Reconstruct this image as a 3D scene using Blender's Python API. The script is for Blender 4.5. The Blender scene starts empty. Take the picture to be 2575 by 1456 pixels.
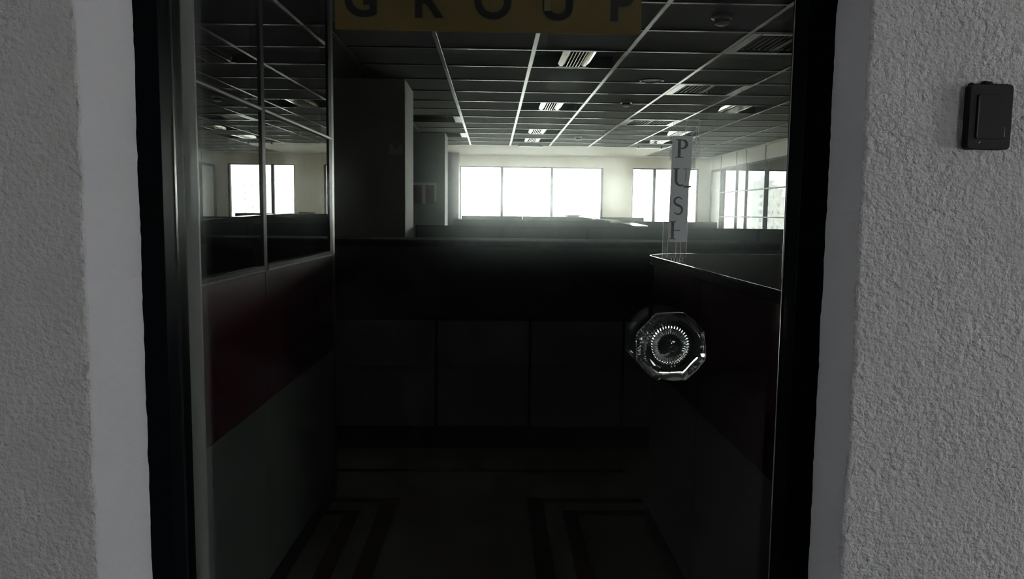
import bpy, bmesh, math, random
from mathutils import Vector, Matrix
random.seed(7)
S = bpy.context.scene
COL = S.collection

# ------------------------------------------------------------------ camera, sky, exposure
cam_d = bpy.data.cameras.new('camera'); cam = bpy.data.objects.new('camera', cam_d); COL.objects.link(cam)
cam.location = (0, 0, 1.35)
cam.rotation_euler = (math.radians(84.376), math.radians(-0.668), math.radians(-1.4))
cam_d.sensor_fit = 'HORIZONTAL'; cam_d.sensor_width = 36.0; cam_d.lens = 36.0 * 1934.0 / 2575.0
cam_d.clip_start = 0.01; cam_d.clip_end = 3000
S.camera = cam
vs = S.view_settings
vs.view_transform = 'Standard'; vs.look = 'None'; vs.gamma = 1.0; vs.use_curve_mapping = False
vs.exposure = 0.0
S.cycles.max_bounces = 8; S.cycles.transmission_bounces = 8; S.cycles.transparent_max_bounces = 10
SKY = 20.0
w = bpy.data.worlds.new('hazy_sky'); S.world = w; w.use_nodes = True
nt = w.node_tree; nt.nodes.clear()
o_ = nt.nodes.new('ShaderNodeOutputWorld'); b_ = nt.nodes.new('ShaderNodeBackground')
tc = nt.nodes.new('ShaderNodeTexCoord'); sx = nt.nodes.new('ShaderNodeSeparateXYZ')
rp = nt.nodes.new('ShaderNodeValToRGB')
rp.color_ramp.elements[0].position = 0.0; rp.color_ramp.elements[0].color = (1.0, 0.985, 0.95, 1)
rp.color_ramp.elements[1].position = 0.8; rp.color_ramp.elements[1].color = (0.80, 0.90, 1.0, 1)
nt.links.new(tc.outputs['Generated'], sx.inputs[0]); nt.links.new(sx.outputs['Z'], rp.inputs[0])
nt.links.new(rp.outputs[0], b_.inputs[0]); b_.inputs[1].default_value = SKY
nt.links.new(b_.outputs[0], o_.inputs[0])
# the corridor is lit by the same sky through unseen openings added and sized for its light

# ------------------------------------------------------------------ materials
def rgb(r, g, b): return (r, g, b, 1)
def pmat(name, col, rough=0.6, metal=0.0, spec=0.5, noise=None, bump=None, coat=0.0, tint=None):
    """noise=(scale, amount) varies the colour; bump=(scale, distance, detail)"""
    m = bpy.data.materials.new(name); m.use_nodes = True; t = m.node_tree; N = t.nodes; L = t.links
    p = N['Principled BSDF']
    p.inputs['Base Color'].default_value = rgb(*col); p.inputs['Roughness'].default_value = rough
    p.inputs['Metallic'].default_value = metal; p.inputs['Specular IOR Level'].default_value = spec
    p.inputs['Coat Weight'].default_value = coat
    if tint: p.inputs['Specular Tint'].default_value = rgb(*tint)
    tx = N.new('ShaderNodeTexCoord')
    if noise:
        n = N.new('ShaderNodeTexNoise'); n.inputs['Scale'].default_value = noise[0]; n.inputs['Detail'].default_value = 6
        L.new(tx.outputs['Object'], n.inputs['Vector'])
        mx = N.new('ShaderNodeMix'); mx.data_type = 'RGBA'
        a = noise[1]
        mx.inputs[6].default_value = rgb(*[c * (1 - a) for c in col]); mx.inputs[7].default_value = rgb(*[min(1, c * (1 + a)) for c in col])
        L.new(n.outputs['Fac'], mx.inputs[0]); L.new(mx.outputs[2], p.inputs['Base Color'])
    if bump:
        n2 = N.new('ShaderNodeTexNoise'); n2.inputs['Scale'].default_value = bump[0]; n2.inputs['Detail'].default_value = bump[2]
        L.new(tx.outputs['Object'], n2.inputs['Vector'])
        bm_ = N.new('ShaderNodeBump'); bm_.inputs['Strength'].default_value = 1.0; bm_.inputs['Distance'].default_value = bump[1]
        L.new(n2.outputs['Fac'], bm_.inputs['Height']); L.new(bm_.outputs[0], p.inputs['Normal'])
    return m

def glass_mat(name, tint, ior=1.45, dirt=0.0, lens_glare=0.0, dirt_scale=6.0):
    """thin pane: tinted see-through, mirror reflection by angle, a film of dirt that scatters light"""
    m = bpy.data.materials.new(name); m.use_nodes = True; t = m.node_tree; N = t.nodes; L = t.links; N.clear()
    out = N.new('ShaderNodeOutputMaterial')
    tr = N.new('ShaderNodeBsdfTransparent'); tr.inputs[0].default_value = rgb(*tint)
    gl = N.new('ShaderNodeBsdfGlossy'); gl.inputs['Roughness'].default_value = 0.0; gl.inputs[0].default_value = rgb(1, 1, 1)
    fr = N.new('ShaderNodeFresnel'); fr.inputs[0].default_value = ior
    base = tr.outputs[0]
    if lens_glare > 0:  # rough lobes put camera glare and bloom round the windows into the pane
        rf = N.new('ShaderNodeBsdfRefraction'); rf.inputs['IOR'].default_value = 1.25
        rf.inputs['Roughness'].default_value = 0.42; rf.inputs[0].default_value = rgb(0.84, 0.96, 0.93)
        mh = N.new('ShaderNodeMixShader'); mh.inputs[0].default_value = lens_glare
        L.new(base, mh.inputs[1]); L.new(rf.outputs[0], mh.inputs[2]); base = mh.outputs[0]
        rf2 = N.new('ShaderNodeBsdfRefraction'); rf2.inputs['IOR'].default_value = 1.25; rf2.inputs['Roughness'].default_value = 0.17; rf2.inputs[0].default_value = rgb(0.95, 0.97, 0.95)
        mh2 = N.new('ShaderNodeMixShader'); mh2.inputs[0].default_value = lens_glare * 0.9
        L.new(base, mh2.inputs[1]); L.new(rf2.outputs[0], mh2.inputs[2]); base = mh2.outputs[0]
    if dirt > 0:
        tx = N.new('ShaderNodeTexCoord')
        n = N.new('ShaderNodeTexNoise'); n.inputs['Scale'].default_value = dirt_scale; n.inputs['Detail'].default_value = 8; n.inputs['Roughness'].default_value = 0.65
        L.new(tx.outputs['Object'], n.inputs['Vector'])
        cr = N.new('ShaderNodeValToRGB'); cr.color_ramp.elements[0].position = 0.52; cr.color_ramp.elements[0].color = rgb(0, 0, 0)
        cr.color_ramp.elements[1].position = 0.80; cr.color_ramp.elements[1].color = rgb(dirt, dirt, dirt)
        L.new(n.outputs['Fac'], cr.inputs[0])
        df = N.new('ShaderNodeBsdfDiffuse'); df.inputs[0].default_value = rgb(0.6, 0.62, 0.62)
        md = N.new('ShaderNodeMixShader'); L.new(cr.outputs[0], md.inputs[0]); L.new(base, md.inputs[1]); L.new(df.outputs[0], md.inputs[2]); base = md.outputs[0]
    mf = N.new('ShaderNodeMixShader'); L.new(fr.outputs[0], mf.inputs[0]); L.new(base, mf.inputs[1]); L.new(gl.outputs[0], mf.inputs[2])
    L.new(mf.outputs[0], out.inputs[0])
    return m

M = {}
M['plaster'] = pmat('rough_plaster', (0.57, 0.57, 0.585), 0.85, spec=0.3, noise=(9, 0.07), bump=(140, 0.0085, 4))
M['reveal'] = pmat('smooth_plaster', (0.56, 0.57, 0.605), 0.85, spec=0.3, noise=(7, 0.03), bump=(260, 0.0006, 3))
M['black_alu'] = pmat('black_aluminium', (0.003, 0.004, 0.005), 0.38, spec=0.03, noise=(40, 0.3))
M['gasket'] = pmat('black_rubber', (0.004, 0.004, 0.004), 0.6)
M['door_glass'] = glass_mat('dusty_door_glass', (0.83, 0.845, 0.83), dirt=0.018, lens_glare=0.020)
M['glass'] = glass_mat('clear_glass', (0.96, 0.975, 0.965))
M['part_glass'] = glass_mat('partition_glass', (0.74, 0.80, 0.76), ior=2.6)
M['grey_alu'] = pmat('grey_aluminium', (0.60, 0.62, 0.60), 0.45, metal=0.0, noise=(30, 0.05))
M['alu'] = pmat('brushed_aluminium', (0.62, 0.61, 0.58), 0.28, metal=1.0, noise=(60, 0.05))
M['post_alu'] = pmat('dull_aluminium', (0.26, 0.26, 0.25), 0.42, metal=1.0, noise=(60, 0.05))
M['chrome'] = pmat('polished_edge', (0.70, 0.70, 0.68), 0.16, metal=1.0)
M['dark_alu'] = pmat('dark_aluminium', (0.020, 0.022, 0.024), 0.45, spec=0.14)
M['maroon'] = pmat('maroon_laminate', (0.12, 0.024, 0.045), 0.45, spec=0.3, noise=(25, 0.12))
M['greygreen'] = pmat('grey_green_laminate', (0.29, 0.33, 0.315), 0.35, noise=(30, 0.05))
M['black_lam'] = pmat('black_laminate', (0.012, 0.013, 0.013), 0.35, noise=(40, 0.2))
M['black_top'] = pmat('black_counter', (0.008, 0.008, 0.009), 0.7, spec=0.04)
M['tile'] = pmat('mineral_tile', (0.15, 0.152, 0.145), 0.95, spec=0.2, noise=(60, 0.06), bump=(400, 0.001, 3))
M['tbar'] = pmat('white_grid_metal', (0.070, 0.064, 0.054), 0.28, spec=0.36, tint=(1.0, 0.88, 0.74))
M['board'] = pmat('plasterboard', (0.58, 0.55, 0.49), 0.8, noise=(3, 0.03))
M['wall'] = pmat('beige_wall_paint', (0.82, 0.76, 0.64), 0.75, noise=(4, 0.04))
M['grey_wall'] = pmat('grey_wall_paint', (0.50, 0.505, 0.48), 0.75, noise=(4, 0.05))
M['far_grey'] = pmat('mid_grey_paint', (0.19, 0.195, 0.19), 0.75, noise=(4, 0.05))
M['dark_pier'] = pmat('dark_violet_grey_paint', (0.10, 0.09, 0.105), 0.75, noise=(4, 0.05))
M['marble'] = pmat('beige_marble', (0.58, 0.52, 0.42), 0.22, noise=(5, 0.16))
M['inlay'] = pmat('brown_marble_inlay', (0.16, 0.075, 0.055), 0.22, noise=(18, 0.25))
M['dark_floor'] = pmat('corridor_floor', (0.06, 0.06, 0.06), 0.5, noise=(10, 0.2))
M['dark_wall'] = pmat('corridor_dark_wall', (0.035, 0.035, 0.038), 0.7, noise=(6, 0.2))
M['cor_ceiling'] = pmat('corridor_ceiling_paint', (0.35, 0.35, 0.36), 0.9, noise=(6, 0.05))
M['screen'] = pmat('dark_green_fabric', (0.045, 0.06, 0.058), 0.8, noise=(90, 0.25))
M['white_plastic'] = pmat('white_plastic', (0.82, 0.82, 0.80), 0.35, noise=(20, 0.03))
M['black_plastic'] = pmat('black_plastic', (0.004, 0.005, 0.006), 0.55, spec=0.2, noise=(50, 0.2))
M['scratch'] = pmat('worn_plastic_edge', (0.30, 0.31, 0.31), 0.5, noise=(200, 0.4))
M['yellow'] = pmat('yellow_sign_board', (0.29, 0.205, 0.065), 0.6, noise=(9, 0.18))
M['letter'] = pmat('black_vinyl_letter', (0.022, 0.022, 0.022), 0.4, noise=(30, 0.1))
M['halo'] = pmat('grey_glue_residue', (0.20, 0.19, 0.10), 0.7, noise=(50, 0.15))
M['paper'] = pmat('grey_paper', (0.58, 0.63, 0.64), 0.8, noise=(40, 0.04))
M['ink'] = pmat('faded_ink', (0.12, 0.125, 0.13), 0.7, noise=(300, 0.4))
M['ink_pale'] = pmat('very_faded_ink', (0.30, 0.33, 0.35), 0.7, noise=(300, 0.2))
M['tape_edge'] = pmat('tape_edge', (0.62, 0.64, 0.64), 0.35)
M['red_pane'] = pmat('dark_red_board', (0.10, 0.035, 0.035), 0.7, noise=(20, 0.2))
M['pale_frame'] = pmat('pale_grey_frame', (0.48, 0.50, 0.49), 0.5, noise=(30, 0.05))
M['void'] = pmat('dark_recess', (0.008, 0.008, 0.008), 0.5)
M['reflector'] = pmat('satin_reflector', (0.40, 0.375, 0.32), 0.12, metal=1.0, noise=(30, 0.04))
M['knob_metal'] = pmat('dark_knob_metal', (0.10, 0.10, 0.10), 0.25, metal=1.0)
M['bld_a'] = pmat('pale_render', (0.80, 0.78, 0.72), 0.9, noise=(0.05, 0.06))
M['bld_b'] = pmat('grey_render', (0.66, 0.66, 0.64), 0.9, noise=(0.05, 0.08))
M['bld_win'] = pmat('far_window', (0.34, 0.35, 0.35), 0.6)
M['ground'] = pmat('dusty_ground', (0.55, 0.52, 0.45), 0.95, noise=(0.02, 0.2))
M['door_leaf'] = pmat('pale_door_leaf', (0.66, 0.65, 0.60), 0.6, noise=(5, 0.04))

def tape_mat():
    m = bpy.data.materials.new('clear_sticky_tape'); m.use_nodes = True; t = m.node_tree; N = t.nodes; L = t.links; N.clear()
    out = N.new('ShaderNodeOutputMaterial'); tr = N.new('ShaderNodeBsdfTransparent'); tr.inputs[0].default_value = rgb(0.93, 0.93, 0.92)
    df = N.new('ShaderNodeBsdfDiffuse'); df.inputs[0].default_value = rgb(0.75, 0.76, 0.76)
    gl = N.new('ShaderNodeBsdfGlossy'); gl.inputs['Roughness'].default_value = 0.15
    tx = N.new('ShaderNodeTexCoord'); n = N.new('ShaderNodeTexNoise'); n.inputs['Scale'].default_value = 140; n.inputs['Detail'].default_value = 5
    L.new(tx.outputs['Object'], n.inputs['Vector'])
    mr = N.new('ShaderNodeMapRange'); mr.inputs['From Min'].default_value = 0.4; mr.inputs['From Max'].default_value = 0.8; mr.inputs['To Min'].default_value = 0.06; mr.inputs['To Max'].default_value = 0.35
    L.new(n.outputs['Fac'], mr.inputs[0])
    a = N.new('ShaderNodeMixShader'); L.new(mr.outputs[0], a.inputs[0]); L.new(tr.outputs[0], a.inputs[1]); L.new(df.outputs[0], a.inputs[2])
    b = N.new('ShaderNodeMixShader'); b.inputs[0].default_value = 0.05; L.new(a.outputs[0], b.inputs[1]); L.new(gl.outputs[0], b.inputs[2])
    L.new(b.outputs[0], out.inputs[0]); return m
M['tape'] = tape_mat()
def knob_glass():
    m = bpy.data.materials.new('pressed_glass'); m.use_nodes = True; t = m.node_tree; N = t.nodes; N.clear()
    out = N.new('ShaderNodeOutputMaterial'); g = N.new('ShaderNodeBsdfGlass'); g.inputs['IOR'].default_value = 1.5
    g.inputs['Roughness'].default_value = 0.0; g.inputs[0].default_value = rgb(0.95, 0.97, 0.96)
    t.links.new(g.outputs[0], out.inputs[0]); return m
M['knob_glass'] = knob_glass()

# ------------------------------------------------------------------ mesh helpers
class MB:
    def __init__(s): s.v = []; s.f = []
    def box(s, x0, x1, y0, y1, z0, z1):
        n = len(s.v)
        s.v += [(x0, y0, z0), (x1, y0, z0), (x1, y1, z0), (x0, y1, z0), (x0, y0, z1), (x1, y0, z1), (x1, y1, z1), (x0, y1, z1)]
        s.f += [tuple(n + i for i in q) for q in ((0, 3, 2, 1), (4, 5, 6, 7), (0, 1, 5, 4), (1, 2, 6, 5), (2, 3, 7, 6), (3, 0, 4, 7))]
        return s
    def prism(s, pts, axis, a, b):
        """closed outline pts in the plane across axis ('x','y','z'), swept from a to b"""
        n = len(s.v); k = len(pts)
        for t in (a, b):
            for (p, q) in pts:
                s.v.append({'x': (t, p, q), 'y': (p, t, q), 'z': (p, q, t)}[axis])
        s.f.append(tuple(n + i for i in range(k))[::-1]); s.f.append(tuple(n + k + i for i in range(k)))
        for i in range(k):
            j = (i + 1) % k; s.f.append((n + i, n + j, n + k + j, n + k + i))
        return s
    def bar(s, p, q, wx, wz):
        """box-section bar from p to q; wx across, wz up"""
        p = Vector(p); q = Vector(q); d = (q - p).normalized(); up = Vector((0, 0, 1))
        if abs(d.z) > 0.95: up = Vector((0, 1, 0))
        a = d.cross(up).normalized() * wx / 2; b = a.cross(d).normalized() * wz / 2
        n = len(s.v)
        for c in (p, q):
            for (i, j) in ((-1, -1), (1, -1), (1, 1), (-1, 1)): s.v.append(tuple(c + a * i + b * j))
        s.f += [tuple(n + i for i in f) for f in ((0, 1, 2, 3), (7, 6, 5, 4), (0, 4, 5, 1), (1, 5, 6, 2), (2, 6, 7, 3), (3, 7, 4, 0))]
        return s
    def lathe(s, prof, seg, c=(0, 0, 0), axis='z', fr=None, caps=True):
        """prof = [(r, h)], optional fr(theta, i, r, h) -> (r, h)"""
        n = len(s.v); k = len(prof)
        for j in range(seg):
            t = 2 * math.pi * j / seg
            for i, (r, h) in enumerate(prof):
                if fr: r, h = fr(t, i, r, h)
                x, y = r * math.cos(t), r * math.sin(t)
                p = (x, y, h) if axis == 'z' else (x, h, y)
                s.v.append((p[0] + c[0], p[1] + c[1], p[2] + c[2]))
        for j in range(seg):
            j2 = (j + 1) % seg
            for i in range(k - 1):
                s.f.append((n + j * k + i, n + j2 * k + i, n + j2 * k + i + 1, n + j * k + i + 1))
        if caps:
            s.f.append(tuple(n + j * k for j in range(seg))[::-1]); s.f.append(tuple(n + j * k + k - 1 for j in range(seg)))
        return s
    def stroke(s, pts, wid, y0, y1):
        """ribbon in the XZ plane through pts with a width at each point, given a little depth"""
        P = [Vector((a, b)) for a, b in pts]; n = len(s.v); k = len(P)
        if not isinstance(wid, (list, tuple)): wid = [wid] * k
        L = []; R = []
        for i in range(k):
            d = (P[min(i + 1, k - 1)] - P[max(i - 1, 0)]).normalized(); nn = Vector((-d.y, d.x)) * wid[i] / 2
            L.append(P[i] + nn); R.append(P[i] - nn)
        for y in (y0, y1):
            for i in range(k): s.v.append((L[i].x, y, L[i].y)); s.v.append((R[i].x, y, R[i].y))
        o = 2 * k
        for i in range(k - 1):
            a, b, c, d = n + 2 * i, n + 2 * i + 1, n + 2 * i + 3, n + 2 * i + 2
            s.f += [(a, b, c, d), (a + o, d + o, c + o, b + o), (a, d, d + o, a + o), (b, b + o, c + o, c)]
        a = n; s.f.append((a, a + o, a + 1 + o, a + 1)); a = n + 2 * (k - 1); s.f.append((a, a + 1, a + 1 + o, a + o))
        return s
    def mesh(s, name, mat, bevel=0.0, smooth=False):
        me = bpy.data.meshes.new(name); me.from_pydata(s.v, [], s.f)
        bm = bmesh.new(); bm.from_mesh(me)
        bmesh.ops.recalc_face_normals(bm, faces=bm.faces)
        if bevel: bmesh.ops.bevel(bm, geom=list(bm.edges), offset=bevel, segments=1, affect='EDGES', clamp_overlap=True)
        bm.to_mesh(me); bm.free()
        me.materials.append(mat)
        if smooth:
            for p in me.polygons: p.use_smooth = True
        return me
    def build(s, name, mat, parent=None, bevel=0.0, smooth=False):
        return link(name, s.mesh(name, mat, bevel, smooth), parent)
def link(name, me, parent=None, loc=None):
    o = bpy.data.objects.new(name, me); COL.objects.link(o)
    if parent: o.parent = parent
    if loc: o.location = loc
    return o
def tag(o, label=None, cat=None, group=None, kind=None):
    if label: o['label'] = label
    if cat: o['category'] = cat
    if group: o['group'] = group
    if kind: o['kind'] = kind
    return o
def empty(name, loc=(0, 0, 0)):
    o = bpy.data.objects.new(name, None); o.empty_display_size = 0.05; COL.objects.link(o); o.location = loc; return o
def bx(name, mat, parent, x0, x1, y0, y1, z0, z1, bevel=0.0):
    return MB().box(x0, x1, y0, y1, z0, z1).build(name, mat, parent, bevel)

ZC = 2.41          # office ceiling
YF = 14.30         # far window wall
# ------------------------------------------------------------------ plaster wall round the door
def plaster_side(name, x_edge, y_front, x_far, sign):
    """a stretch of wall whose arris and reveal run slightly uneven, as trowelled plaster does"""
    rnd = random.Random(3 if sign < 0 else 5)
    zs = [i * 2.7 / 270 for i in range(271)]
    prof = [(0, 0.0), (0.3, 0), (0.8, 0), (1.0, 0)]
    v = []; f = []; fm = []
    k = 0; rows = []
    j1 = j2 = j3 = 0
    for z in zs:
        j1 = 0.75 * j1 + rnd.uniform(-.0011, .0011); j2 = 0.75 * j2 + rnd.uniform(-.0008, .0008); j3 = 0.6 * j3 + rnd.uniform(-.0009, .0009)
        r = 0.004 + j2
        row = [(x_far, 1.20), (x_far, y_front), (x_edge - sign * -1 * 0.0 + sign * 0.03, y_front),
               (x_edge + sign * r + j1, y_front), (x_edge + sign * r * .3 + j1, y_front + r * .3), (x_edge + j1, y_front + r),
               (x_edge + j1 * .5, (y_front + 1.06) / 2), (x_edge + j3, 1.055), (x_edge + sign * 0.001, 1.075), (x_edge, 1.20)]
        rows.append(len(v)); v += [(a, b, z) for a, b in row]
    m = 10
    for i in range(len(zs) - 1):
        for q in range(m):
            q2 = (q + 1) % m
            f.append((rows[i] + q, rows[i] + q2, rows[i + 1] + q2, rows[i + 1] + q)); fm.append(1 if q in (5, 6, 7) else 0)
    f.append(tuple(rows[0] + q for q in range(m))); fm.append(0); f.append(tuple(rows[-1] + q for q in range(m))); fm.append(0)
    me = bpy.data.meshes.new(name); me.from_pydata(v, [], f); me.materials.append(M['plaster']); me.materials.append(M['reveal'])
    for p, mi in zip(me.polygons, fm): p.material_index = mi
    bm = bmesh.new(); bm.from_mesh(me); bmesh.ops.recalc_face_normals(bm, faces=bm.faces); bm.to_mesh(me); bm.free()
    return tag(link(name, me), kind='structure')
plaster_side('wall_front_left', -0.479, 0.914, -4.0, -1)
plaster_side('wall_front_right', 0.4616, 0.960, 7.0, 1)
tag(bx('wall_front_top', M['plaster'], None, -0.4785, 0.461, 0.93, 1.20, 2.15, 2.7), kind='structure')
# corridor shell behind the camera
tag(bx('floor_corridor', M['dark_floor'], None, -4.0, 5.0, -4.5, 1.20, -0.12, 0.0), kind='structure')
tag(bx('ceiling_corridor', M['cor_ceiling'], None, -4.0, 5.0, -4.5, 1.20, 2.7, 2.8), kind='structure')
wb = MB().box(-4.0, 3.4, -4.62, -4.5, -.12, 2.8).box(4.5, 5.0, -4.62, -4.5, -.12, 2.8).box(3.4, 4.5, -4.62, -4.5, -.12, .85).box(3.4, 4.5, -4.62, -4.5, 1.86, 2.8)  # opening added out of view, sized for frontal light on the door wall
tag(wb.build('wall_back', M['dark_wall']), kind='structure')
for nm, x0, x1, ya, yb, za, zb in (('wall_corridor_left', -4.12, -4.0, -0.90, -0.30, 1.05, 1.65), ('wall_corridor_right', 5.0, 5.12, -1.00, -0.10, 0.70, 1.78)):  # unseen end openings, placed and sized to light the reveals
    mb = MB().box(x0, x1, -4.62, ya, -.12, 2.8).box(x0, x1, yb, 0.914 if x0 < 0 else 0.96, -.12, 2.8)
    mb.box(x0, x1, ya, yb, -.12, za).box(x0, x1, ya, yb, zb, 2.8)
    tag(mb.build(nm, M['dark_wall']), kind='structure')

# ------------------------------------------------------------------ glass entrance door
door = tag(empty('door_1', (0, 1.06, 0)), kind='structure')
def dpart(name, mat, x0, x1, y0, y1, z0, z1, parent=door, bevel=0.0):
    return bx(name, mat, parent, x0, x1, y0 - 1.06, y1 - 1.06, z0, z1, bevel)
dpart('jamb', M['black_alu'], -0.4805, -0.447, 1.06, 1.1356, 0.0, 2.15, bevel=0.0004)
dpart('jamb', M['black_alu'], 0.424, 0.463, 1.06, 1.112, 0.0, 2.15, bevel=0.0004)
dpart('door_head', M['black_alu'], -0.447, 0.424, 1.06, 1.112, 2.08, 2.15, bevel=0.0004)
dpart('threshold', M['dark_alu'], -0.447, 0.424, 1.06, 1.112, 0.0, 0.012)
dpart('edge_trim', M['chrome'], -0.447, -0.4460, 1.0985, 1.1000, 0.012, 2.08)
dpart('edge_trim', M['chrome'], -0.447, -0.4460, 1.1010, 1.1045, 0.012, 2.08)
MB().lathe([(.0020, .012), (.0020, 2.08)], 14, (0.4222, 1.1050 - 1.06, 0)).build('edge_trim', M['chrome'], door, smooth=True)
dpart('glass_pane', M['door_glass'], -0.4472, 0.4242, 1.108, 1.112, 0.012, 2.08)
dpart('closing_post', M['grey_alu'], -0.496, -0.474, 1.255, 1.262, 0.0, 2.38, bevel=0.0005)
dpart('post_stud', M['gasket'], -0.4970, -0.4930, 1.2515, 1.2556, 1.4265, 1.4335)
# faceted pressed-glass pull knob
kx, kz = 0.2525, 1.1655
KS = 1.14           # overall size of the knob
def facet(t, i, r, h):
    oct_ = math.cos(math.pi / 8) / math.cos(((t + 0.35) % (math.pi / 4)) - math.pi / 8)
    wgt = (0, 0, 0, 0, 0, 0, 0, .5, 1, 1, 1, .9, .35, 0, 0, 0)[i]
    r2 = r * (1 + wgt * (oct_ - 1) * 0.55)
    if i in (4, 5): h += 0.0011 * math.cos(40 * t)
    if i in (9,): h += 0.0025 * math.cos(8 * (t + 0.35))
    return r2, h
prof = [(0.0004, -.013), (0.005, -.013), (0.0125, -.0105), (0.0150, -.0112), (0.0165, -.0125), (0.0225, -.0170), (0.0245, -.018), (0.031, -.014), (0.041, -.024), (0.0455, -.034),
        (0.0445, -.041), (0.0400, -.046), (0.0330, -.049), (0.0310, -.0480), (0.012, -.050), (0.0004, -.0505)]
kb = MB().lathe(prof, 352, (kx, 0.047, kz), 'y', lambda t, i, r_, h: tuple(KS * q for q in facet(t, i, r_, h))).build('door_knob', M['knob_glass'], door, smooth=True)
MB().lathe([(0.006, -.0142), (0.006, -.002), (0.020, -.002), (0.022, 0.0)], 32, (kx, 0.0478, kz), 'y').build('knob_base', M['knob_metal'], kb)

# ------------------------------------------------------------------ yellow sign on the inner face of the glass
sign = tag(empty('yellow_sign', (0, 1.1125, 1.604)), 'yellow sign board lettered GROUP in black on the glass door', 'sign')
def sbox(name, mat, x0, x1, y0, y1, z0, z1, bevel=0.0): return bx(name, mat, sign, x0, x1, y0, y1, z0, z1, bevel)
sbox('board', M['yellow'], -0.2235, 0.2065, 0.0, 0.004, 0.0, 0.19, 0.001)
def text_mesh(ch, size, off, ext, mat, name):
    c = bpy.data.curves.new('glyph', 'FONT'); c.body = ch; c.size = size; c.align_x = 'CENTER'; c.offset = off; c.extrude = ext
    o = bpy.data.objects.new('glyph', c); COL.objects.link(o)
    dg = bpy.context.evaluated_depsgraph_get(); dg.update()
    me = bpy.data.meshes.new_from_object(o.evaluated_get(dg)); me.name = name
    bpy.data.objects.remove(o); bpy.data.curves.remove(c)
    me.transform(Matrix.Rotation(math.radians(90), 4, 'X')); me.materials.clear(); me.materials.append(mat); return me
for ch, x, zb in (('G', -0.187, .0195), ('R', -0.095, .0195), ('O', -0.003, .0195), ('U', 0.088, .0195), ('P', 0.177, .0195)):
    sz = 0.066
    link('letter_residue', text_mesh(ch, sz, 0.0034, 0.00004, M['halo'], 'letter_residue'), sign, (x, -0.00012, zb))
    link('letter', text_mesh(ch, sz, 0.0018, 0.00008, M['letter'], 'letter'), sign, (x, -0.00030, zb))
MB().stroke([(0.0735, .030), (0.0735, .066)], .009, -.00075, -.0005).build('peeled_patch', M['halo'], sign)

# ------------------------------------------------------------------ PUSH strip taped to the outside of the glass
push = tag(empty('push_sign', (0.2675, 1.1065, 1.388)), 'narrow grey paper strip reading PUSH taped to the glass', 'sign')
def pp(name, mat, x0, x1, z0, z1, y0=-.0002, y1=.0002): return bx(name, mat, push, x0, x1, y0, y1, z0, z1)
MB().prism([(-.0147, -.0755), (.0125, -.0755), (.0128, -.03), (.0132, .01), (.0155, .03), (.0163, .0755), (-.0125, .0755), (-.0135, 0.0)], 'y', -.0002, .0002).build('paper', M['paper'], push)
HL = 0.026
def letter(name, strokes, z, x, mat='ink', sc=HL):
    mb = MB()
    for n_, (pts, wd) in enumerate(strokes):
        wl = [a * sc for a in wd] if isinstance(wd, (list, tuple)) else wd * sc
        mb.stroke([(x + (a - .4) * sc, z + (b - .5) * sc) for a, b in pts], wl, -.0005 - .00003 * n_, -.0003 + .00002 * n_)
    return mb.build(name, M[mat], push)
def arc(cx, cy, rx, ry, a0, a1, n=14): return [(cx + rx * math.cos(math.radians(a0 + (a1 - a0) * i / n)), cy + ry * math.sin(math.radians(a0 + (a1 - a0) * i / n))) for i in range(n + 1)]
letter('letter', [([(.26, 0), (.26, 1)], .16), ([(.06, .025), (.48, .025)], .05), ([(.06, .975), (.40, .975)], .05),
                  ([(.30, .96)] + arc(.42, .735, .24, .225, 90, -90) + [(.30, .51)], [.06] + [.06 + .10 * math.sin(math.pi * i / 14) for i in range(15)] + [.06])], .0575, .0010)
letter('letter', [([(.2, 1), (.2, .40)] + arc(.47, .36, .27, .30, 180, 300), [.15, .15] + [.15 - .07 * i / 14 for i in range(15)]),
                  ([(.02, .975), (.38, .975)], .05)], .0165, -.0008)
letter('letter', [([(.74, 1), (.74, .50), (.72, .30)], [.06, .06, .03]), ([(.58, .975), (.90, .975)], .05)], .0165, -.0008, 'ink_pale')
letter('letter_fragment', [([(.62, .0), (1.05, .0)], .10)], .0165, -.0008)
letter('letter', [(arc(.40, .745, .22, .215, 25, 250, 12) + arc(.40, .26, .22, .24, 75, -150, 12)[1:], [.05 + .09 * (1 - abs(i - 12) / 12) for i in range(25)])], -.0235, -.0015, 'ink')
letter('letter', [([(.2, 0), (.2, 1)], .16), ([(.04, .025), (.38, .025)], .05), ([(.04, .975), (.38, .975)], .05), ([(.26, .5), (.62, .5)], .05)], -.0590, -.0035)
for a in ((-.0125, .0245, .0757, .099), (-.0160, -.0128, .040, .0890), (.0165, .0215, .030, .089), (.0215, .0265, .045, .0800),
          (-.0150, .0130, -.1000, -.0757), (-.0222, -.0150, -.100, -.043)):
    pp('tape', M['tape'], a[0], a[1], a[2], a[3], -.0004, 0.0)
for (a, b, c, d) in ((.0163, .0755, .0130, .012), (-.0126, .0755, -.0137, 0.0), (-.0137, 0.0, -.0148, -.0755), (-.0148, -.0756, .0126, -.0756), (.0132, -.043, .0127, -.0755),
                     (.0215, .089, .0205, .032), (.0262, .080, .0235, .047), (-.0222, -.043, -.0226, -.100), (-.0150, -.0757, -.0156, -.098), (.0125, -.0757, .0122, -.098),
                     (-.0030, -.0757, -.0030, -.099), (.0040, -.0757, .0038, -.098), (.0060, .099, .0050, .0757), (-.0122, .099, -.0124, .0757), (.0245, .099, .0240, .0757)):
    MB().stroke([(a, b), (c, d)], .00035 if abs(a - c) < .002 and b > -.07 and b < .0758 else .00022, -.0007, -.0004).build('tape_edge', M['tape_edge'], push)
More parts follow.
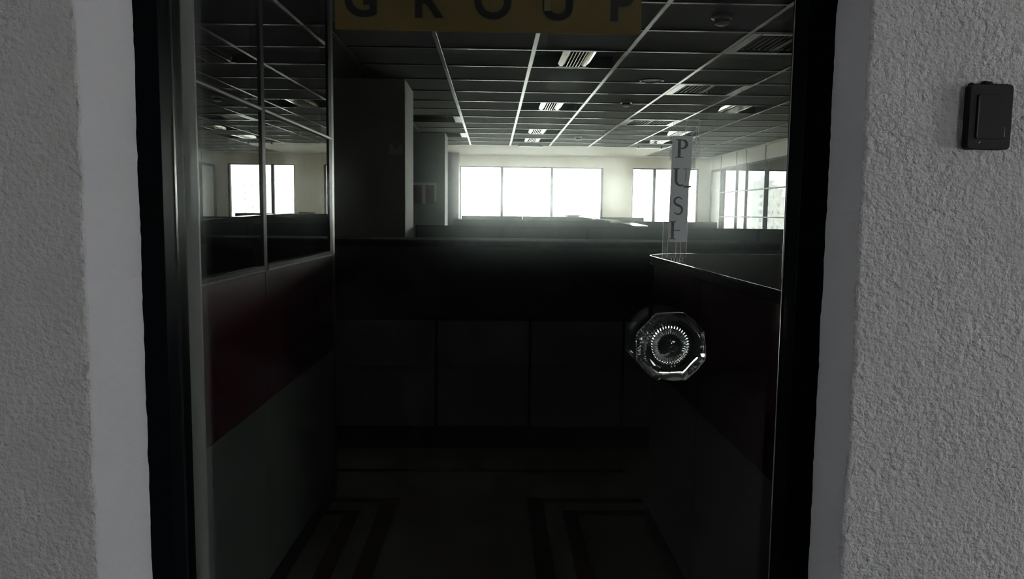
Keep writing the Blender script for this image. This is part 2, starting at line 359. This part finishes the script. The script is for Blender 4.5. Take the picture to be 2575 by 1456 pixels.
for i in range(16):
    z = -.016 - i * .0036; x = -.0128 - i * .00008
    MB().stroke([(x + random.uniform(-.0004, .0004), z), (x + random.uniform(-.0006, .0003), z - .0032)], random.uniform(.0003, .0009), -.0007, -.0004).build('tape_crease', M['tape_edge'], push)
rr = random.Random(11)
for i in range(16):
    x = -.0125 + i * .0017; z = .0775 + .0012 * (i % 3) + rr.uniform(-.0008, .0022)
    MB().stroke([(x, z), (x + .0012, z + rr.uniform(-.0006, .0012)), (x + .0028, z + rr.uniform(-.0006, .0008))], [.0002, rr.uniform(.0004, .0011), .0002], -.0008, -.0004).build('tape_crease', M['tape_edge'], push)
for i in range(3):
    MB().stroke([(.014 + i * .003, .074 + i * .006), (.017 + i * .0028, .081 + i * .004), (.020 + i * .0015, .080 + i * .003)], [.0004, .0012, .0005], -.0008, -.0004).build('tape_crease', M['tape_edge'], push)
for i in range(4):
    MB().stroke([(-.009 + i * .004, -.099), (-.008 + i * .004, -.1045 - .001 * (i % 2)), (-.0055 + i * .004, -.1045), (-.005 + i * .004, -.099)], .0005, -.0008, -.0004).build('tape_crease', M['tape_edge'], push)

# ------------------------------------------------------------------ black box on the right-hand plaster
rd = tag(empty('wall_box', (0.611, 0.960, 1.4755)), 'small black plastic box mounted on the plaster wall right of the door', 'wall box')
def rounded(wd, ht, r, n=5):
    p = []
    for cx, cz, a0 in ((wd / 2 - r, ht / 2 - r, 0), (-wd / 2 + r, ht / 2 - r, 90), (-wd / 2 + r, -ht / 2 + r, 180), (wd / 2 - r, -ht / 2 + r, 270)):
        for i in range(n + 1):
            a = math.radians(a0 + 90 * i / n); p.append((cx + r * math.cos(a), cz + r * math.sin(a)))
    return p
MB().prism(rounded(.054, .079, .005), 'y', -.012, 0.001).build('housing', M['black_plastic'], rd, 0.0012)
MB().prism(rounded(.036, .054, .003), 'y', -.0140, -.010).build('cover', M['black_plastic'], rd, 0.001)
for i, (x, r) in enumerate(((-.021, .004), (-.014, .003), (-.004, .0065), (.001, .006), (.009, .0035), (.016, .003), (.022, .003))):
    MB().lathe([(r * .4, -.006), (r, -.002), (r, .001)], 10, (x, -.002, .0385), 'y').build('sealant_blob', M['black_plastic'], rd)
MB().stroke([(-.0163, .024), (-.0165, -.018), (-.0170, -.024), (-.0155, -.0265)], [.0003, .0005, .0004, .0003], -.0143, -.0135).build('edge_wear', M['scratch'], rd)
MB().stroke([(.0172, -.012), (.0172, -.024)], [.0002, .0010], -.0143, -.0135).build('edge_wear', M['scratch'], rd)
MB().stroke([(-.0130, -.0320), (-.0108, -.0300)], [.0008, .0012], -.0126, -.0118).build('edge_wear', M['scratch'], rd)

# ------------------------------------------------------------------ office floor with stone inlay bands
floor = tag(MB().box(-4.0, 7.0, 1.20, YF + 0.2, -0.12, 0.0).build('floor', M['marble']), kind='structure')
def inlay(x0, x1, y0, y1): bx('inlay_strip', M['inlay'], floor, x0, x1, y0, y1, -0.004, 0.0012)
inlay(-1.0, 0.70, 3.925, 3.965)
for (xe, sgn, far) in ((-0.437, -1, -0.80), (0.174, 1, 0.72)):
    for k, (dx, yy) in enumerate(((0, 3.55), (0.153, 3.40))):
        wdt = .074 if k == 0 else .066
        xa = xe + sgn * dx
        inlay(min(xa, xa + sgn * wdt), max(xa, xa + sgn * wdt), 1.3, yy)
        if sgn < 0: inlay(far, xa - wdt, yy - .055, yy)
        else: inlay(xa + wdt, far, yy - .055, yy)

# ------------------------------------------------------------------ office ceiling: grid, tiles
XL = [-0.975 + 0.615 * i for i in range(9)]
Y0, DY = 3.95, 0.585
def yk(k): return Y0 + DY * k
K0, K1 = -4, 14
cmb = MB().box(-4.0, 7.0, 1.20, YF + 0.2, 2.50, 2.60)
cmb.box(XL[8], 7.0, 1.20, YF, ZC, 2.50)
cmb.box(XL[0], XL[8], 1.20, yk(K0), ZC, 2.50).box(XL[0], XL[6], yk(14), YF, ZC, 2.50).box(XL[6], XL[8], yk(17), YF, ZC, 2.50)
ceil = tag(cmb.build('ceiling', M['board']), kind='structure')
tag(bx('ceiling_left', M['tile'], None, -4.0, XL[0] - .001, 1.20, YF, ZC, 2.499), kind='structure')
troffers = [(2, 2), (2, 6), (2, 10), (2, 12), (5, 6), (5, 10), (5, 12)]
louvres = [(0, 8), (0, 11)]
diffs = [(4, 1), (4, 4), (4, 8)]
skip = set(troffers + louvres + diffs)
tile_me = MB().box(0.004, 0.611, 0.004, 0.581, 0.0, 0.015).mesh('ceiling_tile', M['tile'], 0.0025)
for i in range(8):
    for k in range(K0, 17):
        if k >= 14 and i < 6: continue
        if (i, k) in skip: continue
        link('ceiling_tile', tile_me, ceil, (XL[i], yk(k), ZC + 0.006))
tee_w, tee_d = 0.027, 0.008
for i in range(9):
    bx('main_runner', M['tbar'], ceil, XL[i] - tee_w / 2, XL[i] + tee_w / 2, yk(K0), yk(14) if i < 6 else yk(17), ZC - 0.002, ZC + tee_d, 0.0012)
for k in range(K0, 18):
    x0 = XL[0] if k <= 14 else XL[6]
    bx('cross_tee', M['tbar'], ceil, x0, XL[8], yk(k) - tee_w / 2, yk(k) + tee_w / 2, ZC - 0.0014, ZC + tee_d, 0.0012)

# recessed lights with a central slatted basket
def troffer(i, k, label):
    x = (XL[i] + XL[i + 1]) / 2; y = yk(k) + DY / 2
    t = tag(empty('recessed_light', (x, y, ZC)), label, 'ceiling light', 'square recessed lights with slatted baskets')
    hw, hd = 0.294, 0.279
    mb = MB().box(-hw, hw, -hd, hd, 0.080, 0.086)
    mb.box(-hw, -hw + .004, -hd, hd, 0.003, 0.08).box(hw - .004, hw, -hd, hd, 0.003, 0.08).box(-hw, hw, -hd, -hd + .004, 0.003, 0.08).box(-hw, hw, hd - .004, hd, 0.003, 0.08)
    mb.build('housing', M['void'], t)
    for s in (-1, 1):      # curved side reflectors of the basket
        pts = [(s * .060, .012), (s * .075, .006), (s * .092, .006), (s * .108, .014), (s * .118, .030), (s * .121, .030), (s * .110, .010), (s * .092, .002), (s * .073, .002), (s * .058, .008)]
        MB().prism(pts, 'y', -hd + .012, hd - .02).build('side_reflector', M['reflector'], t)
    for q in range(5):
        xx = -.044 + q * .022
        bx('slat', M['reflector'], t, xx - .003, xx + .003, -hd + .02, hd - .02, 0.000, 0.014)
    bx('basket_end', M['reflector'], t, -.115, .115, -hd + .005, -hd + .012, 0.0, 0.030)
    bx('basket_end', M['reflector'], t, -.115, .115, hd - .020, hd - .012, 0.0, 0.030)
    return t
tl = {(2, 2): 'recessed ceiling light with slatted basket nearest the yellow sign', (2, 6): 'recessed ceiling light second in the row beyond the yellow sign',
      (2, 10): 'recessed ceiling light third in the row beyond the yellow sign', (2, 12): 'recessed ceiling light farthest in the middle row, before the window wall',
      (5, 6): 'recessed ceiling light nearest the black door jamb on the right', (5, 10): 'recessed ceiling light beside the top of the PUSH strip',
      (5, 12): 'farthest recessed ceiling light left of the PUSH strip'}
for c in troffers: troffer(*c, tl[c])
# narrow batten lights just before the plasterboard border
for i, lb in ((2, 'white batten light on the ceiling edge above the middle window'), (5, 'white batten light on the ceiling edge left of the PUSH strip')):
    x = (XL[i] + XL[i + 1]) / 2
    t = tag(empty('batten_light', (x, yk(13) + .43, ZC)), lb, 'ceiling light', 'batten lights at the ceiling edge')
    bx('body', M['white_plastic'], t, -.17, .17, -.03, .03, -.030, 0.0, .004)
    for s in (-1, 1): bx('end_cap', M['reflector'], t, min(s * .17, s * .19), max(s * .17, s * .19), -.034, .034, -.036, 0.0, .004)
# louvred lights beside the columns
for (i, k), lb in zip(louvres, ('louvred ceiling light between the two columns, nearer one', 'louvred ceiling light beside the far column')):
    x = (XL[i] + XL[i + 1]) / 2; y = yk(k) + DY / 2
    t = tag(empty('louvred_light', (x, y, ZC)), lb, 'ceiling light', 'louvred ceiling lights')
    hw, hd = .294, .279
    MB().box(-hw, hw, -hd, hd, .07, .076).box(-hw, -hw + .004, -hd, hd, 0, .07).box(hw - .004, hw, -hd, hd, 0, .07).box(-hw, hw, hd - .004, hd, 0, .07).box(-hw, hw, -hd, -hd + .004, 0, .07).build('housing', M['void'], t)
    for q in range(13):
        xx = -.25 + q * .036
        bx('louvre_blade', M['reflector'], t, xx - .0015, xx + .0015, -hd + .01, hd - .01, .002, .045)
    for q in range(3): bx('cross_blade', M['dark_alu'], t, -.27, .22, -.14 + q * .14, -.135 + q * .14, .002, .04)
    bx('end_plate', M['white_plastic'], t, .215, .288, -hd + .01, hd - .01, 0, .012, .002)
# air diffusers
for (i, k), lb in zip(diffs, ('square air grille nearest, cut by the right door jamb', 'square air grille in the ceiling, second from the door', 'square air grille in the ceiling above the PUSH strip')):
    x = (XL[i] + XL[i + 1]) / 2; y = yk(k) + DY / 2
    t = tag(empty('air_grille', (x, y, ZC)), lb, 'air grille', 'square ceiling air grilles')
    hw, hd, b = .296, .281, .062
    for a in ((-hw, -hw + b, -hd, hd), (hw - b, hw, -hd, hd)): bx('frame_bar', M['tbar'], t, *a, -.004, .010, .002)
    for a in ((-hw + b, hw - b, -hd, -hd + b * .8), (-hw + b, hw - b, hd - b * .8, hd)): bx('frame_bar', M['tbar'], t, *a, -.004, .010, .002)
    bx('backing', M['void'], t, -hw, hw, -hd, hd, .06, .066)
    for s in (-1, 1):
        for q in range(6):
            xx = s * (.035 + q * .036)
            m = MB().prism([(xx - .0012, .002), (xx + .0012, .002), (xx + s * .006 + .0012, .026), (xx + s * .006 - .0012, .026)], 'y', -hd + b * .8, hd - b * .8)
            m.build('slat', M['tbar'], t)
    bx('centre_bar', M['void'], t, -.018, .018, -hd + b * .8, hd - b * .8, .002, .03)
# detectors and the ceiling speaker ring
for (x, y, r, lb) in ((1.215, 4.21, .056, 'round smoke detector nearest the door, upper right'), (1.245, 7.36, .056, 'round smoke detector in mid ceiling, left of the air grilles'), (1.165, 10.7, .05, 'farthest round smoke detector near the window wall')):
    t = tag(empty('smoke_detector', (x, y, ZC + .006)), lb, 'smoke detector', 'round ceiling smoke detectors')
    MB().lathe([(r, 0.0), (r, -.012), (r * .93, -.016), (r * .75, -.018)], 28).build('base', M['white_plastic'], t)
    MB().lathe([(r * .72, -.016), (r * .70, -.030), (r * .62, -.034)], 28).build('sensor_slots', M['dark_alu'], t)
    MB().lathe([(r * .70, -.034), (r * .66, -.043), (r * .40, -.050), (r * .1, -.052)], 28).build('cap', M['white_plastic'], t)
t = tag(empty('downlight_ring', (1.245, 6.19, ZC + .004)), 'round recessed downlight with a bright rim, mid ceiling', 'ceiling light')
MB().lathe([(.095, 0), (.095, -.006), (.088, -.008), (.080, -.004), (.080, 0)], 36, caps=False).build('rim', M['tbar'], t)
MB().lathe([(.080, -.002), (.060, .0015)], 36).build('lens', M['void'], t)

# ------------------------------------------------------------------ office shell
def wall_with_openings(name, mat, axis, a0, a1, p0, p1, z0, z1, ops):
    """ops = [(lo, hi, zlo, zhi)] along the wall; wall runs along axis from a0 to a1, thickness p0..p1"""
    mb = MB(); cur = a0
    def add(u0, u1, za, zb):
        if u1 - u0 < 1e-6: return
        mb.box(u0, u1, p0, p1, za, zb) if axis == 'x' else mb.box(p0, p1, u0, u1, za, zb)
    for lo, hi, zl, zh in sorted(ops):
        add(cur, lo, z0, z1); add(lo, hi, z0, zl); add(lo, hi, zh, z1); cur = hi
    add(cur, a1, z0, z1)
    return tag(mb.build(name, mat), kind='structure')
FW = [(-0.612, 2.03, 0.92, 2.214), (2.574, 3.812, 0.92, 2.214), (4.32, 5.56, 0.92, 2.214)]
wall_with_openings('wall_far', M['wall'], 'x', -4.0, 5.8, YF, YF + .2, 0, ZC, FW)
RW = [(9.5, 14.1, .45, 2.3)]
wall_with_openings('wall_right', M['grey_wall'], 'y', 1.2, 9.2, 7.0, 7.2, 0, ZC, [])
wall_with_openings('wall_office_right', M['wall'], 'y', 9.2, YF, 5.6, 5.8, 0, ZC, RW)
tag(bx('wall_left', M['grey_wall'], None, -4.2, -4.0, 1.2, YF + .2, 0, 2.6), kind='structure')
wn = 0
def window(axis, lo, hi, zl, zh, pos, mull):
    global wn; wn += 1
    t = tag(empty('window_%d' % wn), kind='structure')
    f = .035
    def b(nm, mat, u0, u1, q0, q1, za, zb): return bx(nm, mat, t, u0, u1, q0, q1, za, zb) if axis == 'x' else bx(nm, mat, t, q0, q1, u0, u1, za, zb)
    p0, p1 = pos + .03, pos + .09
    b('window_frame', M['dark_alu'], lo, hi, p0, p1, zl, zl + f); b('window_frame', M['dark_alu'], lo, hi, p0, p1, zh - f * .5, zh)
    b('window_frame', M['dark_alu'], lo, lo + f * .5, p0, p1, zl + f, zh - f * .5); b('window_frame', M['dark_alu'], hi - f, hi, p0, p1, zl + f, zh - f * .5)
    edges = [lo + f * .5] + list(mull) + [hi - f]
    for m in mull: b('mullion', M['dark_alu'], m - .024, m + .024, p0, p1, zl + f, zh - f * .5)
    for i in range(len(edges) - 1):
        a = edges[i] + (.018 if i else 0); c = edges[i + 1] - (.018 if i < len(edges) - 2 else 0)
        b('pane', M['glass'], a, c, pos + .057, pos + .063, zl + f, zh - f * .5)
window('x', *FW[0], YF, (0.158, 1.083)); window('x', *FW[1], YF, (2.988,)); window('x', *FW[2], YF, (4.53,))
for r in RW: window('y', *r, 5.6, (11.0, 12.55))

# columns
def column(name, x0, x1, y0, y1, label, mat='grey_wall'):
    return tag(bx(name, M[mat], None, x0, x1, y0, y1, 0, ZC, .004), label, 'column')
column('square_column', -1.45, -0.712, 6.28, 6.92, 'wide grey square column left of the windows, nearer one')
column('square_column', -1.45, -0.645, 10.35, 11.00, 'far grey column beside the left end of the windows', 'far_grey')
column('window_pier', -1.60, -0.612, 13.70, YF - .001, 'dark pier at the left edge of the window wall', 'dark_pier')  # added block, darker than the far wall it covers
t = tag(empty('wall_notice', (-0.785, 6.279, 1.855)), 'pale paper notice with a notched top on the near column', 'notice')  # flat pale shape with a V notch in its top
MB().prism([(-.055, -.042), (.055, -.042), (.055, .042), (.040, .045), (.006, .004), (-.006, .004), (-.040, .045), (-.055, .042)], 'y', -.002, 0).build('sheet', M['white_plastic'], t)
t = tag(empty('notice_board', (-0.92, 10.349, 1.60)), 'pale framed board with two dark red panels on the far column', 'notice board')  # pale bars round two dark red rectangles on the column front
for a in ((-.20, .17, .115, .15), (-.20, -.145, -.13, .115), (-.03, .02, -.13, .115), (.135, .17, -.10, .115)): bx('frame_bar', M['pale_frame'], t, a[0], a[1], -.015, 0, a[2], a[3])
bx('panel', M['red_pane'], t, -.145, -.03, -.008, 0, -.13, .115); bx('panel', M['red_pane'], t, .02, .135, -.008, 0, -.13, .115)

# ------------------------------------------------------------------ glazed partition left of the lobby
A = Vector((-0.785, 1.24)); B = Vector((-0.742, 3.62)); dAB = (B - A); Lp = dAB.length
lp = tag(empty('glazed_partition', (A.x, A.y, 0)), 'glazed partition with maroon lower panels along the left of the lobby', 'partition')
lp.rotation_euler.z = math.atan2(-dAB.x, dAB.y)      # local +Y runs into the room, +X faces the lobby
def lpb(nm, mat, x0, x1, y0, y1, z0, z1, bev=0.0): return bx(nm, mat, lp, x0, x1, y0, y1, z0, z1, bev)
ym = 2.585 - 1.24; ye = Lp
lpb('lower_panel', M['greygreen'], -.05, 0, 0, ym - .003, .08, .705); lpb('lower_panel', M['greygreen'], -.05, 0, ym + .003, ye - .05, .08, .705)
lpb('skirting', M['black_lam'], -.05, .004, 0, ye - .05, 0, .08)
lpb('maroon_panel', M['maroon'], -.05, .0005, 0, ym - .003, .709, 1.150); lpb('maroon_panel', M['maroon'], -.05, .0005, ym + .003, ye - .05, .709, 1.150)
lpb('core', M['black_lam'], -.045, -.006, 0, ye - .05, .08, 1.15)
lpb('sill_rail', M['dark_alu'], -.05, .006, 0, ym - .018, 1.150, 1.170, .002); lpb('sill_rail', M['dark_alu'], -.05, .006, ym + .018, ye - .05, 1.150, 1.170, .002)
for s0, s1 in ((0, ym - .018), (ym + .018, ye - .06)):
    lpb('sill_bead', M['alu'], .004, .008, s0, s1, 1.150, 1.156)
    lpb('transom', M['dark_alu'], -.05, .004, s0, s1, 1.672, 1.688, .002); lpb('transom_bead', M['alu'], .002, .007, s0, s1, 1.676, 1.682)
    lpb('pane', M['part_glass'], -.008, -.002, s0, s1, 1.170, 1.672); lpb('pane', M['part_glass'], -.008, -.002, s0, s1, 1.688, 2.36)
    lpb('head_rail', M['dark_alu'], -.05, .004, s0, s1, 2.36, ZC - .003)
lpb('mullion', M['dark_alu'], -.05, .004, ym - .018, ym + .018, 1.15, ZC - .003, .002)
lpb('mullion', M['dark_alu'], -.05, .004, ye - .10, ye - .05, 1.15, ZC - .003, .002)
lpb('end_post', M['post_alu'], -.055, .004, ye - .05, ye, 0.0, ZC - .003, .004)

# ------------------------------------------------------------------ low wall and counter right of the lobby
rw = tag(empty('lobby_counter', (0.685, 1.25, 0)), 'low maroon counter with rounded black top right of the lobby', 'counter')
def rwb(nm, mat, x0, x1, y0, y1, z0, z1, bev=0.0): return bx(nm, mat, rw, x0, x1, y0, y1, z0, z1, bev)
jr = 2.50 - 1.25; yr = 3.24 - 1.25
rwb('core', M['black_lam'], .008, .90, 0.03, yr - .01, 0.0, 1.155)
rwb('skirting', M['black_lam'], -.004, .012, 0.03, yr, 0, .08)
for y0, y1 in ((0.03, jr - .003), (jr + .003, yr)):
    rwb('lower_panel', M['greygreen'], 0, .012, y0, y1, .08, .705); rwb('maroon_panel', M['maroon'], -.0005, .012, y0, y1, .709, 1.155)
rwb('end_panel', M['black_lam'], .012, .90, yr - .01, yr, 0.0, 1.155)
def slab_outline(grow=0.0):
    r = .24; xl = -.050 - grow; yt = 3.285 - 1.25 + grow
    p = [(.95, 0.03), (.95, yt)]
    for i in range(13):
        a = math.radians(90 + 90 * i / 12); p.append((xl + r + r * math.cos(a), yt - r + r * math.sin(a)))
    p.append((xl, 0.03)); return p
MB().prism(slab_outline(), 'z', 1.155, 1.188).build('counter_top', M['black_top'], rw)
op = slab_outline(.002)[1:]
rim = MB(); rim2 = MB()
for a, b in zip(op[:-1], op[1:]):
    rim.bar((a[0], a[1], 1.186), (b[0], b[1], 1.186), .006, .006); rim2.bar((a[0], a[1], 1.157), (b[0], b[1], 1.157), .005, .004)
rim.build('edge_trim', M['chrome'], rw); rim2.build('edge_trim', M['dark_alu'], rw)

# ------------------------------------------------------------------ reception desk facing the door
dk = tag(empty('reception_desk', (0, 4.33, 0)), 'black reception desk with grey-green front panels facing the door', 'desk')
def dkb(nm, mat, x0, x1, y0, y1, z0, z1, bev=0.0): return bx(nm, mat, dk, x0, x1, y0, y1, z0, z1, bev)
dkb('carcass', M['black_lam'], -1.02, 1.60, .012, .10, .13, 1.165); dkb('upper_fascia', M['black_lam'], -1.03, 1.61, -.004, .012, .749, 1.165)
dkb('toe_kick', M['black_lam'], -1.0, 1.58, .006, .10, 0.0, .125)
xs = [-1.02, -.317, .218, .753, 1.288]
for a, b in zip(xs[:-1], xs[1:]): dkb('front_panel', M['greygreen'], a + .008, b - .008, 0.0, .014, .132, .742, .001)
dkb('counter_top', M['black_top'], -1.04, 1.62, -.02, .42, 1.165, 1.200, .003)
dkb('edge_trim', M['dark_alu'], -1.04, 1.62, -.022, -.020, 1.192, 1.199)
dkb('work_shelf', M['black_lam'], -1.02, 1.60, .10, .75, .70, .73); dkb('side_panel', M['black_lam'], -1.02, -1.0, .10, .75, 0, .70); dkb('side_panel', M['black_lam'], 1.58, 1.60, .10, .75, 0, .70)

# ------------------------------------------------------------------ workstation screens beyond the desk
def screen(x0, x1, y, z, label, grp):
    t = tag(empty('desk_screen', ((x0 + x1) / 2, y, 0)), label, 'desk screen', grp); h = (x1 - x0) / 2
    bx('panel', M['screen'], t, -h + .012, h - .012, -.018, .018, .05, z - .012)
    bx('cap_rail', M['dark_alu'], t, -h, h, -.022, .022, z - .012, z, .003)
    for s in (-1, 1):
        bx('post', M['dark_alu'], t, min(s * h, s * (h - .012)), max(s * h, s * (h - .012)), -.02, .02, .0, z - .012)
        bx('foot', M['dark_alu'], t, s * (h - .03) - .02, s * (h - .03) + .02, -.12, .12, 0, .02)
    return t
ga = 'dark low screens right behind the reception desk'
wa = ['leftmost', 'second from the left', 'middle', 'second from the right', 'rightmost']
for i in range(5): screen(-.70 + i * .78, -.70 + (i + 1) * .78 - .004, 7.0, 1.238, 'dark low screen behind the reception desk, ' + wa[i], ga)
gb = 'dark screens of the middle row'
for i, (a, b) in enumerate(((-.42, .42), (.424, 1.26), (1.264, 1.98), (1.984, 2.42))):
    screen(a, b, 8.3, 1.285, 'dark screen in the middle office row, ' + ['left end', 'second from left', 'third from left', 'right end'][i], gb)
gc = 'dark screens of the far row'
for i, (a, b) in enumerate(((-.38, .35), (.354, 1.08), (1.084, 1.82))):
    screen(a, b, 9.3, 1.322, 'dark screen in the far office row, ' + ['left', 'middle', 'right'][i], gc)
for i, (p, q, lb) in enumerate((((0.88, 9.28, 1.3325), (1.02, 9.30, 1.3325), 'short white strip lying at the far end on the dark screens'),
                                ((1.03, 8.66, 1.314), (1.13, 8.36, 1.302), 'white strip lying across the dark screens, next to the shortest'),
                                ((1.17, 8.22, 1.297), (1.25, 7.80, 1.278), 'bright white strip lying across the dark screens in the middle'),
                                ((1.31, 7.55, 1.266), (1.36, 7.05, 1.2435), 'nearest white strip lying on the dark screens, slanting down'))):
    v = Vector(p); u = Vector(q); c = (v + u) / 2
    t = tag(empty('white_strip', c), lb, 'strip', 'white strips lying on the dark screens')
    MB().bar(v - c, u - c, .13, .020).build('strip', M['chrome'], t)  # mirror-bright strip stands in for sky light caught on the screen caps
    MB().bar(v - c + Vector((.04, 0, .004)), u - c + Vector((.04, 0, .004)), .004, .008).build('raised_edge', M['chrome'], t)
t = tag(empty('monitor_box', (1.81, 7.06, 1.22)), 'small dark box on the screens just right of the PUSH strip', 'box')
bx('case', M['black_plastic'], t, -.02, .02, -.02, .08, .0, .068, .004); bx('lid', M['dark_alu'], t, -.021, .021, -.021, .081, .064, .072, .002)

# ------------------------------------------------------------------ glazed partition of the side office
rp_ = tag(empty('glazed_office_front', (4.05, 8.0, 0)), 'glazed office front with thin mullions at the far right', 'partition')
def rpb(nm, mat, y0, y1, z0, z1, x0=-.02, x1=.02): return bx(nm, mat, rp_, x0, x1, y0 - 8, y1 - 8, z0, z1)
ms = [9.2, 10.5, 11.44, 12.31, 12.80, 13.68]
rpb('base_panel', M['white_plastic'], 9.2, 13.68, 0.0, .90)
for a, b in zip(ms[:-1], ms[1:]):
    rpb('upper_panel', M['door_leaf'], a + .012, b - .012, 2.195, ZC - .004)
    for z0, z1 in ((.915, 1.332), (1.352, 1.755), (1.775, 2.17)): rpb('pane', M['glass'], a + .010, b - .010, z0, z1, -.003, .003)
    for z in (.9, 1.332, 1.755): rpb('transom', M['dark_alu'], a + .010, b - .010, z, z + (.015 if z < 1 else .020), -.022, .022)
    rpb('head_rail', M['dark_alu'], a + .010, b - .010, 2.17, 2.195, -.022, .022)
for y in ms: rpb('mullion', M['dark_alu'], y - .012, y + .012, 0, ZC - .004, -.024, .024)
rpb('upper_panel', M['door_leaf'], 13.692, 14.28, 2.195, ZC - .004); rpb('head_rail', M['dark_alu'], 13.692, 14.28, 2.15, 2.195, -.022, .022)
rpb('door_post', M['dark_alu'], 14.20, 14.29, 0, 2.15, -.03, .03)
dl = rpb('door_leaf', M['door_leaf'], 13.70, 14.19, 0.01, 2.145)
MB().bar((-.06, 5.78, 1.0), (-.06, 5.78, 1.2), .015, .015).build('handle', M['chrome'], dl)
wall_with_openings('wall_office_side', M['wall'], 'x', 4.07, 7.0, 9.10, 9.2, 0, ZC, [])

# ------------------------------------------------------------------ city outside the windows
tag(MB().box(-900, 900, 15.5, 2500, -14.2, -14).build('ground', M['ground']), 'pale dusty ground far below the windows', 'ground', kind='structure')
rb = random.Random(21)
sp = [(118.5, 340, 7, 14, 'bld_a'), (112.2, 344, 4.6, 15.5, 'bld_b'), (101, 350, 9, 5, 'bld_a'), (30, 300, 16, 1.5, 'bld_b'), (8, 380, 22, 2.5, 'bld_a'), (-40, 340, 18, 3, 'bld_a'),
      (-98, 300, 6, 15, 'bld_b'), (-106, 310, 5, 12, 'bld_a'), (-118, 330, 8, 8, 'bld_a'), (131, 330, 10, 11, 'bld_a'), (88, 310, 12, 2.5, 'bld_b'), (150, 320, 14, 9, 'bld_a'), (-150, 340, 20, 6, 'bld_b')]
bl = ['white slab block seen through the right-hand far window', 'grey slender tower beside the white slab block', 'pale block right of the grey tower', 'low grey block in the middle distance', 'long pale block seen through the middle pane',
      'pale block left of the long pale one', 'tall grey tower to the far left outside', 'slim pale tower beside the tall grey one', 'pale block at the left of the skyline', 'tall pale block at the right of the skyline', 'low grey block in front of the tall pale one',
      'pale block at the far right of the skyline', 'low grey block at the far left of the skyline']
for (x, y, wd, top, mt), lb in zip(sp, bl):
    t = tag(empty('city_building', (x, y, -14)), lb, 'building', 'city blocks outside the windows')
    bx('walls', M[mt], t, -wd / 2, wd / 2, 0, wd, 0, 14 + top); bx('roof_box', M['bld_b'], t, -wd * .2, wd * .15, wd * .2, wd * .6, 14 + top, 14 + top + 2.2)
    bx('parapet', M[mt], t, -wd / 2 - .3, wd / 2 + .3, -.3, wd + .3, 14 + top - .5, 14 + top + .5)
    wm = MB().box(-.45, .45, -.10, .02, 0, 1.2).mesh('far_window', M['bld_win'])
    nc = max(2, int(wd // 2.6))
    for fl in range(int((14 + top) // 3.1)):
        if fl < 3: continue
        for c in range(nc):
            if rb.random() < .72: link('far_window', wm, t, (-wd / 2 + (c + .5) * wd / nc, 0, fl * 3.1 + 1.0))
# low houses nearer by
for n in range(14):
    ang = -.42 + n * .062; y = rb.uniform(150, 240); x = ang * y; wd = rb.uniform(9, 15); top = rb.uniform(-3.5, 0.8); y = 150 + 60 * (n % 3); x = ang * y
    t = tag(empty('low_house', (x, y, -14)), 'low flat-roofed house outside the windows, %s from the left' % 'first second third fourth fifth sixth seventh eighth ninth tenth eleventh twelfth thirteenth fourteenth'.split()[n], 'building', 'low houses outside the windows')
    bx('walls', M['bld_a' if n % 3 else 'bld_b'], t, -wd / 2, wd / 2, 0, wd, 0, 14 + top); bx('stair_box', M['bld_a'], t, -wd * .3, -wd * .05, wd * .1, wd * .4, 14 + top, 16 + top)
    bx('water_tank', M['bld_b'], t, wd * .1, wd * .25, wd * .2, wd * .35, 14 + top, 15.2 + top); bx('mast', M['bld_win'], t, wd * .35, wd * .36, wd * .3, wd * .31, 14 + top, 17.5 + top)
    for c in range(4): link('far_window', wm, t, (-wd / 2 + (c + .5) * wd / 4, 0, 11 + top))
